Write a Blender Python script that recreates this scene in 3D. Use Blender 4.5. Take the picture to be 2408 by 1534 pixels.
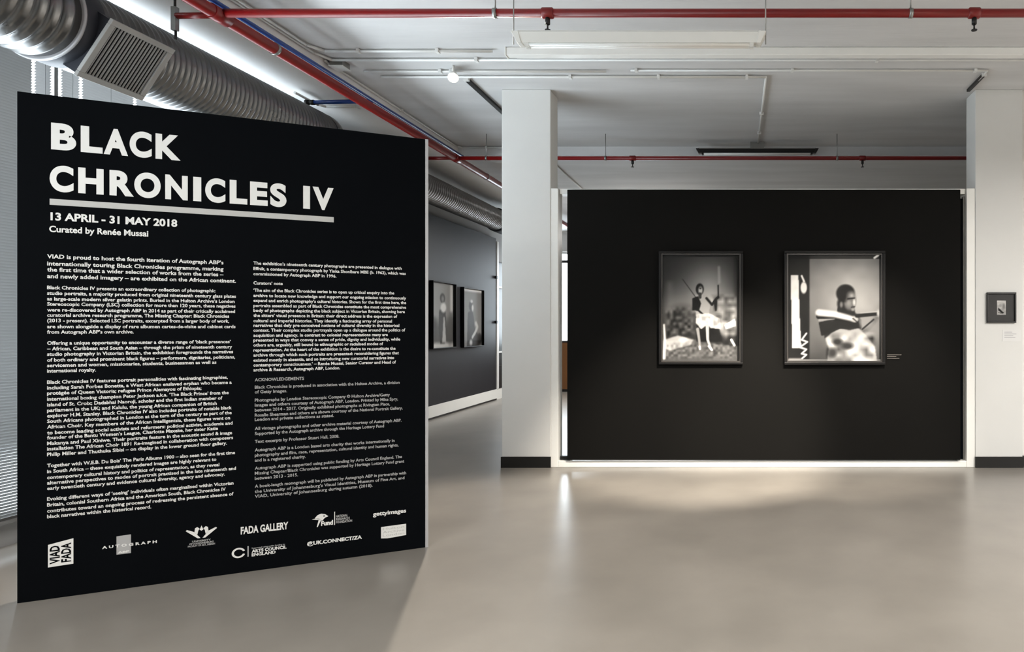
import bpy, bmesh, math, random
import numpy as np
from mathutils import Vector, Matrix

random.seed(7)
sc = bpy.context.scene
for o in list(bpy.data.objects):
    bpy.data.objects.remove(o)
C = sc.collection

# ------------------------------------------------------------------ camera
# photograph is 2408 x 1534; one-point view straight along +Y with a shifted lens
cam_d = bpy.data.cameras.new('camera')
cam_d.sensor_width = 36.0
cam_d.lens = 1550.0 / 2408.0 * 36.0
cam_d.shift_x = -(1730.0 - 1204.0) / 2408.0
cam_d.shift_y = (770.0 - 767.0) / 2408.0
cam_d.clip_end = 200
cam = bpy.data.objects.new('camera', cam_d)
cam.location = (0, 0, 1.35)
cam.rotation_euler = (math.radians(90), 0, 0)
C.objects.link(cam)
sc.camera = cam

# ------------------------------------------------------------------ sky and exposure
w = bpy.data.worlds.new('overcast_sky')
sc.world = w
w.use_nodes = True
bg = w.node_tree.nodes['Background']
bg.inputs[0].default_value = (0.86, 0.93, 1.0, 1)
bg.inputs[1].default_value = 15.0
sc.view_settings.view_transform = 'Standard'
sc.view_settings.look = 'None'
sc.view_settings.gamma = 1.0
sc.view_settings.use_curve_mapping = False
sc.view_settings.exposure = 0.1
try:
    sc.cycles.max_bounces = 10
    sc.cycles.diffuse_bounces = 6
    sc.cycles.glossy_bounces = 4
    sc.cycles.transparent_max_bounces = 12
    sc.cycles.caustics_reflective = False
    sc.cycles.caustics_refractive = False
    sc.cycles.sample_clamp_indirect = 6.0
except Exception:
    pass

def light(name, kind, loc, energy, color, target=None, parent=None, **kw):
    d = bpy.data.lights.new(name, kind)
    d.energy = energy
    d.color = color
    for k, v in kw.items():
        setattr(d, k, v)
    o = bpy.data.objects.new(name, d)
    C.objects.link(o)
    o.location = loc
    if target is not None:
        o.rotation_euler = (Vector(target) - Vector(loc)).to_track_quat('-Z', 'Y').to_euler()
    if parent is not None:
        o.parent = parent
        o.location = Vector(loc) - parent.location
    return o

# daylight sampling aids in the window openings of the left wall (portals: no light of their own)
for (y0, y1) in [(-3.4, -1.5), (-1.5, 0.4), (0.4, 2.37), (2.37, 5.25), (5.25, 6.3)]:
    d = bpy.data.lights.new('window_portal', 'AREA')
    d.shape = 'RECTANGLE'; d.size = 3.3; d.size_y = y1 - y0
    o = bpy.data.objects.new('window_portal', d)
    C.objects.link(o)
    o.location = (-4.72, (y0 + y1) / 2, 1.805)
    o.rotation_euler = (0, math.radians(-90), 0)
    d.cycles.is_portal = True

# ------------------------------------------------------------------ materials
def lin(c):
    return tuple((x / 12.92 if x <= 0.04045 else ((x + 0.055) / 1.055) ** 2.4) for x in c)

def mat(name, rgb, rough=0.6, metal=0.0, var=0.0, scale=3.0, stretch=(1, 1, 1), bump=0.0, bscale=40.0,
        spec=0.5, coat=0.0, emit=0.0, tint=None, rvar=0.0, bstretch=(1, 1, 1), detail=5):
    """rgb is display (sRGB) 0..1; var mixes towards `tint` (or a darker tone) by noise"""
    m = bpy.data.materials.new(name)
    m.use_nodes = True
    nt = m.node_tree
    b = nt.nodes['Principled BSDF']
    c = lin(rgb)
    b.inputs['Base Color'].default_value = (*c, 1)
    b.inputs['Roughness'].default_value = rough
    b.inputs['Metallic'].default_value = metal
    b.inputs['Specular IOR Level'].default_value = spec
    b.inputs['Coat Weight'].default_value = coat
    b.inputs['Coat Roughness'].default_value = 0.08
    if emit > 0:
        b.inputs['Emission Color'].default_value = (*c, 1)
        b.inputs['Emission Strength'].default_value = emit
    tc = nt.nodes.new('ShaderNodeTexCoord')
    if var > 0 or rvar > 0:
        mp = nt.nodes.new('ShaderNodeMapping')
        mp.inputs['Scale'].default_value = stretch
        nt.links.new(tc.outputs['Object'], mp.inputs['Vector'])
        n = nt.nodes.new('ShaderNodeTexNoise')
        n.inputs['Scale'].default_value = scale
        n.inputs['Detail'].default_value = detail
        n.inputs['Roughness'].default_value = 0.55
        nt.links.new(mp.outputs['Vector'], n.inputs['Vector'])
        if var > 0:
            rmp = nt.nodes.new('ShaderNodeMapRange')
            rmp.inputs['From Min'].default_value = 0.15
            rmp.inputs['From Max'].default_value = 0.85
            nt.links.new(n.outputs['Fac'], rmp.inputs['Value'])
            mx = nt.nodes.new('ShaderNodeMix')
            mx.data_type = 'RGBA'
            t = lin(tint) if tint else tuple(x * (1 - var) for x in c)
            mx.inputs['A'].default_value = (*c, 1)
            mx.inputs['B'].default_value = (*t, 1)
            nt.links.new(rmp.outputs['Result'], mx.inputs['Factor'])
            nt.links.new(mx.outputs['Result'], b.inputs['Base Color'])
        if rvar > 0:
            rr = nt.nodes.new('ShaderNodeMapRange')
            rr.inputs['From Min'].default_value = 0.15
            rr.inputs['From Max'].default_value = 0.85
            rr.inputs['To Min'].default_value = rough - rvar
            rr.inputs['To Max'].default_value = rough + rvar
            nt.links.new(n.outputs['Fac'], rr.inputs['Value'])
            nt.links.new(rr.outputs['Result'], b.inputs['Roughness'])
    if bump > 0:
        mp2 = nt.nodes.new('ShaderNodeMapping')
        mp2.inputs['Scale'].default_value = bstretch
        nt.links.new(tc.outputs['Object'], mp2.inputs['Vector'])
        n2 = nt.nodes.new('ShaderNodeTexNoise')
        n2.inputs['Scale'].default_value = bscale
        n2.inputs['Detail'].default_value = 4
        nt.links.new(mp2.outputs['Vector'], n2.inputs['Vector'])
        bp = nt.nodes.new('ShaderNodeBump')
        bp.inputs['Strength'].default_value = bump
        bp.inputs['Distance'].default_value = 0.01
        nt.links.new(n2.outputs['Fac'], bp.inputs['Height'])
        nt.links.new(bp.outputs['Normal'], b.inputs['Normal'])
    return m

def glass_mat(name, tint=(1, 1, 1), gloss=1.0):
    m = bpy.data.materials.new(name)
    m.use_nodes = True
    nt = m.node_tree
    for n in list(nt.nodes):
        if n.type != 'OUTPUT_MATERIAL':
            nt.nodes.remove(n)
    out = [n for n in nt.nodes if n.type == 'OUTPUT_MATERIAL'][0]
    t = nt.nodes.new('ShaderNodeBsdfTransparent'); t.inputs['Color'].default_value = (*tint, 1)
    g = nt.nodes.new('ShaderNodeBsdfGlossy'); g.inputs['Roughness'].default_value = 0.02
    f = nt.nodes.new('ShaderNodeFresnel'); f.inputs['IOR'].default_value = 1.45
    mu = nt.nodes.new('ShaderNodeMath'); mu.operation = 'MULTIPLY'; mu.inputs[1].default_value = gloss
    nt.links.new(f.outputs[0], mu.inputs[0])
    mx = nt.nodes.new('ShaderNodeMixShader')
    ge = nt.nodes.new('ShaderNodeNewGeometry')      # a thin sheet: reflect on the outer faces only
    fr = nt.nodes.new('ShaderNodeMath'); fr.operation = 'SUBTRACT'; fr.inputs[0].default_value = 1.0
    nt.links.new(ge.outputs['Backfacing'], fr.inputs[1])
    m2 = nt.nodes.new('ShaderNodeMath'); m2.operation = 'MULTIPLY'
    nt.links.new(mu.outputs[0], m2.inputs[0]); nt.links.new(fr.outputs[0], m2.inputs[1])
    nt.links.new(m2.outputs[0], mx.inputs[0])
    nt.links.new(t.outputs[0], mx.inputs[1])
    nt.links.new(g.outputs[0], mx.inputs[2])
    nt.links.new(mx.outputs[0], out.inputs['Surface'])
    return m

def print_mat(name, rough=0.45):
    m = bpy.data.materials.new(name)
    m.use_nodes = True
    nt = m.node_tree
    b = nt.nodes['Principled BSDF']
    b.inputs['Roughness'].default_value = rough
    b.inputs['Specular IOR Level'].default_value = 0.12
    a = nt.nodes.new('ShaderNodeAttribute'); a.attribute_name = 'tone'
    nt.links.new(a.outputs['Color'], b.inputs['Base Color'])
    return m

M = {}
M['floor'] = mat('polished_screed', (0.555, 0.535, 0.505), 0.29, var=1, tint=(0.455, 0.437, 0.412), scale=1.6, rvar=0.0, spec=0.5, detail=4)
M['ceiling'] = mat('painted_concrete', (0.82, 0.82, 0.82), 0.8, var=1, tint=(0.71, 0.71, 0.71), scale=1.6, stretch=(0.35, 2.2, 1), bump=0.15, bscale=8, bstretch=(0.5, 5, 1))
M['soffit'] = mat('white_painted_soffit', (0.94, 0.94, 0.94), 0.8, var=0.05, scale=3)
M['white_wall'] = mat('white_wall_paint', (0.86, 0.855, 0.845), 0.7, var=0.05, scale=2, bump=0.03, bscale=60)
M['column'] = mat('white_column_paint', (0.82, 0.82, 0.81), 0.6, var=0.05, scale=2, bump=0.03, bscale=60)
M['grey_wall'] = mat('grey_wall_paint', (0.62, 0.62, 0.62), 0.8, var=0.08, scale=2)
M['black_wall'] = mat('black_partition_paint', (0.072, 0.070, 0.065), 0.75, var=0.25, scale=1.3, spec=0.06, bump=0.02, bscale=90)
M['black_board'] = mat('black_panel_paint', (0.030, 0.038, 0.050), 0.75, var=0.2, scale=1.5, spec=0.03)
M['dark_wall'] = mat('charcoal_wall_paint', (0.105, 0.105, 0.13), 0.55, var=0.3, scale=3, stretch=(1, 1, 0.2), spec=0.4)
M['skirting'] = mat('black_skirting_vinyl', (0.07, 0.07, 0.068), 0.35)
M['edge'] = mat('grey_edge_trim', (0.68, 0.68, 0.69), 0.5, metal=0.3)
M['vinyl'] = mat('white_vinyl_lettering', (0.84, 0.84, 0.83), 0.55)
M['vinyl_grey'] = mat('grey_vinyl_lettering', (0.62, 0.62, 0.62), 0.55)
M['vinyl_rule'] = mat('grey_vinyl_rule', (0.68, 0.68, 0.67), 0.55)
M['frame'] = mat('black_stained_wood', (0.06, 0.057, 0.057), 0.45, var=0.3, scale=14, stretch=(1, 1, 4), spec=0.2)
M['fillet'] = mat('frame_inner_fillet', (0.22, 0.21, 0.20), 0.3)
M['matboard'] = mat('charcoal_mount_board', (0.22, 0.22, 0.22), 0.8, var=0.3, scale=20)
M['glazing'] = glass_mat('picture_glazing', gloss=0.35)
M['pane'] = glass_mat('window_glass', tint=(0.95, 0.97, 0.97))
M['print'] = print_mat('silver_gelatin_print')
M['duct'] = mat('galvanised_spiral_duct', (0.52, 0.52, 0.52), 0.30, metal=0.9, var=0.25, scale=6, rvar=0.06)
M['collar'] = mat('dark_grey_plenum', (0.20, 0.21, 0.24), 0.5, metal=0.3, var=0.15, scale=5)
M['grille'] = mat('grey_grille_enamel', (0.66, 0.66, 0.65), 0.5)
M['grille_dark'] = mat('grille_throat', (0.06, 0.06, 0.065), 0.8)
M['red'] = mat('red_fire_pipe_enamel', (0.45, 0.015, 0.017), 0.38, var=0.2, scale=6)
M['blue'] = mat('blue_water_pipe', (0.04, 0.22, 0.52), 0.4, var=0.2, scale=6)
M['white_pipe'] = mat('white_pvc_conduit', (0.84, 0.84, 0.83), 0.45, var=0.06, scale=8)
M['white_metal'] = mat('white_enamelled_steel', (0.90, 0.90, 0.885), 0.4, var=0.04, scale=8)
M['steel'] = mat('zinc_steel', (0.55, 0.55, 0.54), 0.4, metal=0.8)
M['dark_steel'] = mat('dark_steel', (0.13, 0.13, 0.13), 0.45, metal=0.5)
M['tube'] = mat('unlit_fluorescent_tube', (0.93, 0.93, 0.92), 0.2)
M['window_frame'] = mat('white_aluminium_frame', (0.86, 0.86, 0.855), 0.45)
M['dark_frame'] = mat('dark_aluminium_frame', (0.12, 0.12, 0.125), 0.45)
M['slat'] = mat('grey_aluminium_blind_slat', (0.52, 0.52, 0.52), 0.5, var=0.06, scale=10)
M['wood'] = mat('brown_veneer', (0.42, 0.27, 0.12), 0.5, var=0.4, scale=6, stretch=(1, 1, 0.15))
M['lamp_glow'] = mat('lit_lamp_lens', (1.0, 0.96, 0.88), 0.4, emit=25.0)
M['card'] = mat('caption_card', (0.825, 0.825, 0.82), 0.7)
M['card_dark'] = mat('caption_card_dark', (0.20, 0.19, 0.18), 0.6)
M['ink'] = mat('caption_ink', (0.62, 0.62, 0.64), 0.7)
M['ink_light'] = mat('caption_ink_light', (0.42, 0.40, 0.38), 0.7)

# ------------------------------------------------------------------ mesh helpers
class MB:
    def __init__(self):
        self.v = []; self.f = []; self.smooth = []
    def add(self, vs, fs, smooth=False):
        k = len(self.v)
        self.v += [tuple(p) for p in vs]
        for f in fs:
            self.f.append(tuple(i + k for i in f)); self.smooth.append(smooth)
        return self
    def box(self, x0, x1, y0, y1, z0, z1):
        vs = [(x0, y0, z0), (x1, y0, z0), (x1, y1, z0), (x0, y1, z0), (x0, y0, z1), (x1, y0, z1), (x1, y1, z1), (x0, y1, z1)]
        fs = [(0, 3, 2, 1), (4, 5, 6, 7), (0, 1, 5, 4), (1, 2, 6, 5), (2, 3, 7, 6), (3, 0, 4, 7)]
        return self.add(vs, fs)
    def hexa(self, vs):
        fs = [(0, 3, 2, 1), (4, 5, 6, 7), (0, 1, 5, 4), (1, 2, 6, 5), (2, 3, 7, 6), (3, 0, 4, 7)]
        return self.add(vs, fs)
    def obox(self, c, ax, ay, az):
        c = Vector(c); ax = Vector(ax); ay = Vector(ay); az = Vector(az)
        vs = [c + a * ax + b * ay + d * az for d in (-1, 1) for (a, b) in ((-1, -1), (1, -1), (1, 1), (-1, 1))]
        return self.hexa(vs)
    def lathe(self, p0, p1, prof, seg=24, smooth=True, cap=True):
        """profile [(t along axis in metres, radius)]"""
        p0 = Vector(p0); d = (Vector(p1) - p0).normalized()
        a = d.orthogonal().normalized(); b = d.cross(a)
        vs = []; fs = []
        for (t, r) in prof:
            for i in range(seg):
                an = 2 * math.pi * i / seg
                vs.append(p0 + d * t + (a * math.cos(an) + b * math.sin(an)) * r)
        for k in range(len(prof) - 1):
            for i in range(seg):
                j = (i + 1) % seg
                fs.append((k * seg + i, k * seg + j, (k + 1) * seg + j, (k + 1) * seg + i))
        self.add(vs, fs, smooth)
        if cap:
            n = len(self.v) - len(vs)
            self.f.append(tuple(n + i for i in range(seg))[::-1]); self.smooth.append(False)
            m = n + (len(prof) - 1) * seg
            self.f.append(tuple(m + i for i in range(seg))); self.smooth.append(False)
        return self
    def cyl(self, p0, p1, r, seg=16, smooth=True):
        L = (Vector(p1) - Vector(p0)).length
        return self.lathe(p0, p1, [(0, r), (L, r)], seg, smooth)
    def tube(self, pts, r, seg=10):
        for a, b in zip(pts[:-1], pts[1:]):
            self.cyl(a, b, r, seg)
        for p in pts[1:-1]:
            self.ball(p, r, 8)
        return self
    def ball(self, c, r, seg=10):
        n = seg // 2 + 1
        prof = [(-r * math.cos(math.pi * k / n) + r, max(1e-4, r * math.sin(math.pi * k / n))) for k in range(n + 1)]
        return self.lathe(Vector(c) - Vector((0, 0, r)), Vector(c) + Vector((0, 0, r)), prof, seg, True, False)
    def build(self, name, m, parent=None, loc=None, local=False):
        """vertices are in world metres unless local; a child's vertices become relative to its parent's origin"""
        off = Vector((0, 0, 0))
        if not local:
            if parent is not None:
                p = parent
                while p is not None:
                    off += p.location; p = p.parent
            elif loc is not None:
                off = Vector(loc)
        me = bpy.data.meshes.new(name)
        me.from_pydata([(p[0] - off.x, p[1] - off.y, p[2] - off.z) for p in self.v], [], self.f)
        me.polygons.foreach_set('use_smooth', self.smooth)
        me.materials.append(M[m] if isinstance(m, str) else m)
        me.update()
        o = bpy.data.objects.new(name, me)
        C.objects.link(o)
        if parent is not None:
            o.parent = parent
        elif loc is not None:
            o.location = loc
        return o

def empty(name, loc, rz=0.0):
    o = bpy.data.objects.new(name, None)
    o.empty_display_size = 0.1
    o.location = loc
    o.rotation_euler = (0, 0, rz)
    C.objects.link(o)
    return o

def tag(o, label=None, cat=None, group=None, kind=None):
    if label: o['label'] = label
    if cat: o['category'] = cat
    if group: o['group'] = group
    if kind: o['kind'] = kind
    return o

def struct(o, label=None, cat=None):
    return tag(o, label, cat, kind='structure')

def copy_tree(o, parent=None):
    c = o.copy(); C.objects.link(c)
    c.parent = parent
    for ch in o.children:
        copy_tree(ch, c)
    return c

def bevel(o, width, seg=2):
    md = o.modifiers.new('edge_softening', 'BEVEL')
    md.width = width; md.segments = seg; md.limit_method = 'ANGLE'
    return o

# ================================================================== THE SHELL
ZC = 3.64          # main ceiling
struct(MB().box(-4.75, 6.2, -4.2, 15.0, -0.12, 0.0).build('floor', 'floor'), 'polished beige screed floor of the gallery', 'floor')
struct(MB().box(-3.52, 6.2, -4.2, 8.35, ZC, 3.8).build('ceiling', 'ceiling'), 'white painted concrete ceiling above the front gallery', 'ceiling')
struct(MB().box(-3.52, 6.2, 8.35, 15.0, 3.53, 3.8).build('ceiling_rear', 'ceiling'), 'lower painted concrete ceiling beyond the black partition', 'ceiling')
struct(MB().box(-4.75, -3.52, -4.2, 15.0, 3.505, 3.8).build('ceiling_soffit', 'soffit'), 'bright painted concrete soffit above the silver duct', 'ceiling')
struct(MB().box(-4.75, 6.2, -4.35, -4.2, 0, 3.8).build('wall_front', 'white_wall'), 'white wall behind the viewpoint', 'wall')
struct(MB().box(6.05, 6.2, -4.2, 15.0, 0, 3.8).build('wall_right', 'white_wall'), 'white side wall opposite the windows', 'wall')
struct(MB().box(2.76, 6.05, 6.40, 6.55, 0, ZC).build('wall_back', 'white_wall'), 'white wall running on from the white column', 'wall')
# rear wall with a window opening
rw = MB()
rw.box(-4.75, -4.35, 14.8, 15.0, 0, 3.53); rw.box(-3.45, 6.2, 14.8, 15.0, 0, 3.53)
rw.box(-4.35, -3.45, 14.8, 15.0, 0, 0.9); rw.box(-4.35, -3.45, 14.8, 15.0, 3.05, 3.53)
struct(rw.build('wall_rear', 'white_wall'), 'white far wall glimpsed beside the column', 'wall')
# left wall: sill, head and the solid stretch
lw = MB()
lw.box(-4.75, -4.5, -4.2, 6.3, 0, 0.14); lw.box(-4.75, -4.5, -4.2, 6.3, 3.47, 3.505)
lw.box(-4.75, -4.5, -4.2, -3.4, 0.14, 3.47)
lw.box(-4.75, -4.5, 6.3, 12.26, 0, 3.505)
lw.box(-4.75, -4.5, 12.26, 14.8, 0, 0.2); lw.box(-4.75, -4.5, 12.26, 14.8, 2.6, 3.505); lw.box(-4.75, -4.5, 13.6, 14.8, 0.2, 2.6)
struct(lw.build('wall_left', 'grey_wall'), 'grey outer wall carrying the windows', 'wall')

# windows of the left wall
wins = [(-3.4, -1.5), (-1.5, 0.4), (0.4, 2.37), (2.37, 5.25), (5.25, 6.3)]
for i, (y0, y1) in enumerate(wins):
    e = empty('window_%d' % (i + 1), (-4.62, y0, 0.14))
    struct(e, 'tall window in the left wall, number %d along it' % (i + 1), 'window')
    t = 0.035 if i < 3 else 0.014
    MB().box(-4.65, -4.59, y0, y0 + t, 0.14, 3.47).build('window_frame', 'window_frame', e)
    MB().box(-4.65, -4.59, y1 - t, y1, 0.14, 3.47).build('window_frame', 'window_frame', e)
    MB().box(-4.65, -4.59, y0 + t, y1 - t, 0.14, 0.19).build('window_frame', 'window_frame', e)
    MB().box(-4.65, -4.59, y0 + t, y1 - t, 3.43, 3.47).build('window_frame', 'window_frame', e)
    MB().box(-4.624, -4.618, y0 + t, y1 - t, 0.19, 3.43).build('pane', 'pane', e)
for i, l in enumerate(['tall window behind the viewpoint, farthest from the panel', 'tall window behind the viewpoint, middle one',
                       'tall window just before the blinds begin', 'tall window covered by the blind nearest the panel edge',
                       'tall window behind the blinds above the black panel']):
    bpy.data.objects['window_%d' % (i + 1)]['label'] = l

# dark window farther down the left wall, with white post and rails
e = empty('window_6', (-4.55, 12.26, 0.2))
struct(e, 'dark window with white post beyond the charcoal wall', 'window')
MB().box(-4.58, -4.44, 12.27, 12.36, 0.2, 2.95).build('post', 'window_frame', e)
MB().box(-4.57, -4.55, 12.26, 13.6, 0.2, 2.6).build('pane', 'dark_frame', e)
for z in (0.86, 2.1):
    MB().box(-4.55, -4.50, 12.36, 13.5, z, z + 0.03).build('rail', 'window_frame', e)
MB().box(-4.50, -4.455, 12.40, 12.60, 0.20, 0.62).build('lower_frame', 'dark_frame', e)

# far window seen through the gap beside the column
e = empty('window_7', (-3.3, 14.9, 0.9))
struct(e, 'bright far window seen through the slit beside the column', 'window')
MB().box(-4.35, -3.45, 14.86, 14.92, 0.9, 0.95).build('window_frame', 'window_frame', e)
MB().box(-4.35, -3.45, 14.86, 14.92, 3.0, 3.05).build('window_frame', 'window_frame', e)
MB().box(-4.35, -3.45, 14.86, 14.90, 2.80, 2.86).build('transom', 'dark_frame', e)
MB().box(-4.35, -3.45, 14.885, 14.891, 0.95, 2.80).build('pane', 'pane', e)

# columns with black skirting
def column(x0, x1, nm, label, sk):
    e = empty(nm, (0.5 * (x0 + x1), 6.47, 0))
    struct(e, label, 'column')
    bevel(MB().box(x0, x1, 6.345, 6.60, 0, ZC).build('shaft', 'column', e), 0.006)
    MB().box(x0 - 0.004, x1 + 0.004, 6.328, 6.345, 0, 0.105).build('skirting', 'skirting', e)
    return e
column(-2.252, -1.782, 'column', 'white square column beside the black text panel', True)
column(2.308, 2.762, 'column', 'white square column carrying the small framed photograph', True)
struct(MB().box(2.768, 6.05, 6.383, 6.40, 0, 0.105).build('baseboard_back', 'skirting'), 'black skirting strip along the white wall past the column', 'skirting')

# sliding-door frame between the columns (jambs, head, threshold)
e = empty('door_1', (0.25, 6.42, 0))
struct(e, 'white door frame between the two columns', 'door frame')
for (x0, x1) in ((-1.782, -1.71), (2.225, 2.306)):
    bevel(MB().box(x0, x1, 6.35, 6.50, 0.0, 2.69).build('jamb', 'white_metal', e), 0.004)
MB().box(2.208, 2.225, 6.40, 6.48, 0.03, 2.62).build('track', 'steel', e)
MB().box(-1.70, 2.215, 6.372, 6.50, 2.64, 2.69).build('head', 'white_metal', e)
bevel(MB().box(-1.71, 2.225, 6.352, 6.50, 0.0, 0.062).build('threshold', 'white_metal', e), 0.004)
MB().box(2.168, 2.196, 6.42, 6.46, 2.46, 2.63).build('roller_bracket', 'steel', e)
MB().box(2.172, 2.190, 6.41, 6.43, 2.43, 2.46).build('stop', 'white_metal', e)

# black partition with the two large portraits
e = empty('partition_wall', (0.25, 6.34, 0.075))
tag(e, 'wide black partition board hung between the two white columns', 'partition')
bevel(MB().box(-1.617, 2.157, 6.325, 6.371, 0.075, 2.672).build('board', 'black_wall', e), 0.003)
MB().box(2.12, 2.205, 6.40, 6.43, 0.07, 2.60).build('return_board', 'black_board', e)
MB().box(-1.70, -1.60, 6.39, 6.44, 0.065, 0.10).build('foot_rail', 'dark_steel', e)

# charcoal board wall on the left, with plinth
e = empty('exhibition_wall', (-4.47, 9.6, 0))
tag(e, 'charcoal boarded wall under the duct hung with two portraits', 'wall panel')
MB().box(-4.50, -4.45, 6.9, 12.24, 0.20, 3.0).build('board', 'dark_wall', e)
MB().box(-4.50, -4.44, 6.9, 12.27, 0.03, 0.20).build('plinth', 'white_metal', e)
MB().box(-4.50, -4.448, 6.9, 12.27, 0.0, 0.03).build('shadow_gap', 'skirting', e)
for z in (2.25, 1.42):
    MB().box(-4.45, -4.41, 12.17, 12.23, z, z + 0.05).build('fixing', 'dark_steel', e)
struct(MB().box(-4.50, -4.46, 12.27, 14.8, 0.0, 0.19).build('baseboard_left', 'white_metal'), 'white skirting ledge under the dark window', 'skirting')
# thin cover strip where soffit meets the left wall
struct(MB().box(-4.36, -4.32, 6.4, 14.8, 3.475, 3.505).build('trim_1', 'white_pipe'), 'thin white strip along the soffit edge above the duct', 'trim')

# wooden counter in the far room
e = empty('counter', (-3.4, 14.0, 0))
tag(e, 'brown wooden counter in the far room, glimpsed beside the column', 'counter')
MB().box(-4.1, -2.6, 13.75, 14.3, 0.06, 1.04).build('body', 'wood', e)
MB().box(-4.12, -2.58, 13.73, 14.32, 1.04, 1.07).build('top', 'dark_frame', e)
MB().box(-4.08, -2.62, 13.79, 14.28, 0.0, 0.06).build('base', 'dark_frame', e)

# ================================================================== BLINDS
def blind(y0, y1, label, tilt=42):
    e = empty('venetian_blind', (-4.47, y0, 0.15))
    tag(e, label, 'blind', 'venetian blinds at the windows')
    MB().box(-4.49, -4.45, y0, y1, 3.455, 3.495).build('head_rail', 'slat', e)
    MB().box(-4.485, -4.455, y0, y1, 0.15, 0.165).build('bottom_rail', 'slat', e)
    m = MB()
    z = 0.175
    half = 0.0125; tl = math.radians(tilt)
    while z < 3.45:
        ca, sa = math.cos(tl) * half, math.sin(tl) * half
        # room-side edge up, outer edge down, slightly crowned
        a = (-4.47 - ca, z - sa); b = (-4.47 - 0.0015, z + 0.002); c = (-4.47 + ca, z + sa)
        m.add([(a[0], y0, a[1]), (a[0], y1, a[1]), (b[0], y1, b[1]), (b[0], y0, b[1]), (c[0], y1, c[1]), (c[0], y0, c[1])],
              [(0, 1, 2, 3), (3, 2, 4, 5)], True)
        z += 0.0185
    tag(m.build('slats', 'slat', e), kind='stuff')
    n = max(1, int((y1 - y0) / 0.6))
    for k in range(n):
        y = y0 + (y1 - y0) * (k + 0.5) / n
        MB().cyl((-4.456, y, 0.16), (-4.456, y, 3.46), 0.0012, 6).build('cord', 'slat', e)
    return e
blind(2.40, 4.186, 'grey venetian blind at the edge of the photo, beside the black panel', 56)
blind(4.206, 4.303, 'narrow grey blind strip between two bright slits, directly under the ribbed duct end')
bl = blind(4.372, 4.490, 'narrow grey blind strip left of the air grille')
MB().box(-4.485, -4.470, 4.324, 4.350, 0.15, 3.47).build('side_guide', 'slat', bl)
blind(4.510, 4.894, 'grey blind below the air grille, above the panel')
blind(4.914, 6.28, 'grey blind above the panel, beyond the air grille', 36)

# unseen blinds added to cut daylight from the windows behind the viewpoint
blind(-3.36, -1.53, 'lowered grey blind added to cut daylight behind the viewpoint, farthest from the panel', 52)
blind(-1.47, 0.37, 'lowered grey blind added to cut daylight behind the viewpoint, middle one', 52)
blind(0.43, 2.34, 'lowered grey blind added to cut daylight, next to the one beside the panel', 52)

# ================================================================== TEXT PANEL
AX, AY = -3.51, 3.2192
PL = 1.8047
PH = 2.504
rz = math.atan2(4.0396 - 3.2192, -1.9025 + 3.51)
panel = empty('text_panel', (AX, AY, 0), rz)
tag(panel, 'large black exhibition text panel standing on the floor, lettered in white', 'text panel')
bevel(MB().box(0, PL, 0, 0.06, 0.0, PH).build('board', 'black_board', panel, local=True), 0.002)
bevel(MB().box(PL, PL + 0.017, -0.002, 0.06, 0.0, PH).build('edge_trim', 'edge', panel, local=True), 0.001)
TY = -0.0012      # lettering sits just proud of the board (local -y faces the viewer)

def flat(polys, name, m, thick=0.0012):
    mb = MB()
    for p in polys:
        n = len(p)
        vs = [(q[0], TY, q[1]) for q in p]
        mb.add(vs, [tuple(range(n))])
    return mb.build(name, m, panel, local=True)

def ring(x0, x1, y0, y1, th, tv, a0=0, a1=360, n=40, cut=None):
    """elliptical ring strip; th/tv wall thickness at sides and at top/bottom"""
    cx, cy = (x0 + x1) / 2, (y0 + y1) / 2
    rx, ry = (x1 - x0) / 2, (y1 - y0) / 2
    out = []
    def span(r):
        if cut is None:
            return math.radians(a0), math.radians(a1)
        c = max(-1, min(1, (cut - cx) / r))
        a = math.acos(c)
        return a, 2 * math.pi - a
    o0, o1 = span(rx); i0, i1 = span(rx - th)
    for k in range(n):
        t0, t1 = k / n, (k + 1) / n
        a, b = o0 + (o1 - o0) * t0, o0 + (o1 - o0) * t1
        c, d = i0 + (i1 - i0) * t0, i0 + (i1 - i0) * t1
        out.append([(cx + rx * math.cos(a), cy + ry * math.sin(a)), (cx + rx * math.cos(b), cy + ry * math.sin(b)),
                    (cx + (rx - th) * math.cos(d), cy + (ry - tv) * math.sin(d)), (cx + (rx - th) * math.cos(c), cy + (ry - tv) * math.sin(c))])
    return out
def rect(x0, x1, y0, y1):
    return [[(x0, y0), (x1, y0), (x1, y1), (x0, y1)]]
# --- running text
def line_mesh(txt, bold, res=2):
    cu = bpy.data.curves.new('lettering', 'FONT')
    cu.body = txt
    cu.size = 1.0
    cu.resolution_u = res
    cu.offset = bold
    ob = bpy.data.objects.new('lettering', cu)
    C.objects.link(ob)
    dg = bpy.context.evaluated_depsgraph_get()
    me = bpy.data.meshes.new_from_object(ob.evaluated_get(dg))
    co = np.zeros(len(me.vertices) * 3); me.vertices.foreach_get('co', co)
    co = co.reshape(-1, 3)
    faces = [tuple(p.vertices) for p in me.polygons]
    bpy.data.objects.remove(ob); bpy.data.curves.remove(cu); bpy.data.meshes.remove(me)
    return co, faces

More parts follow.
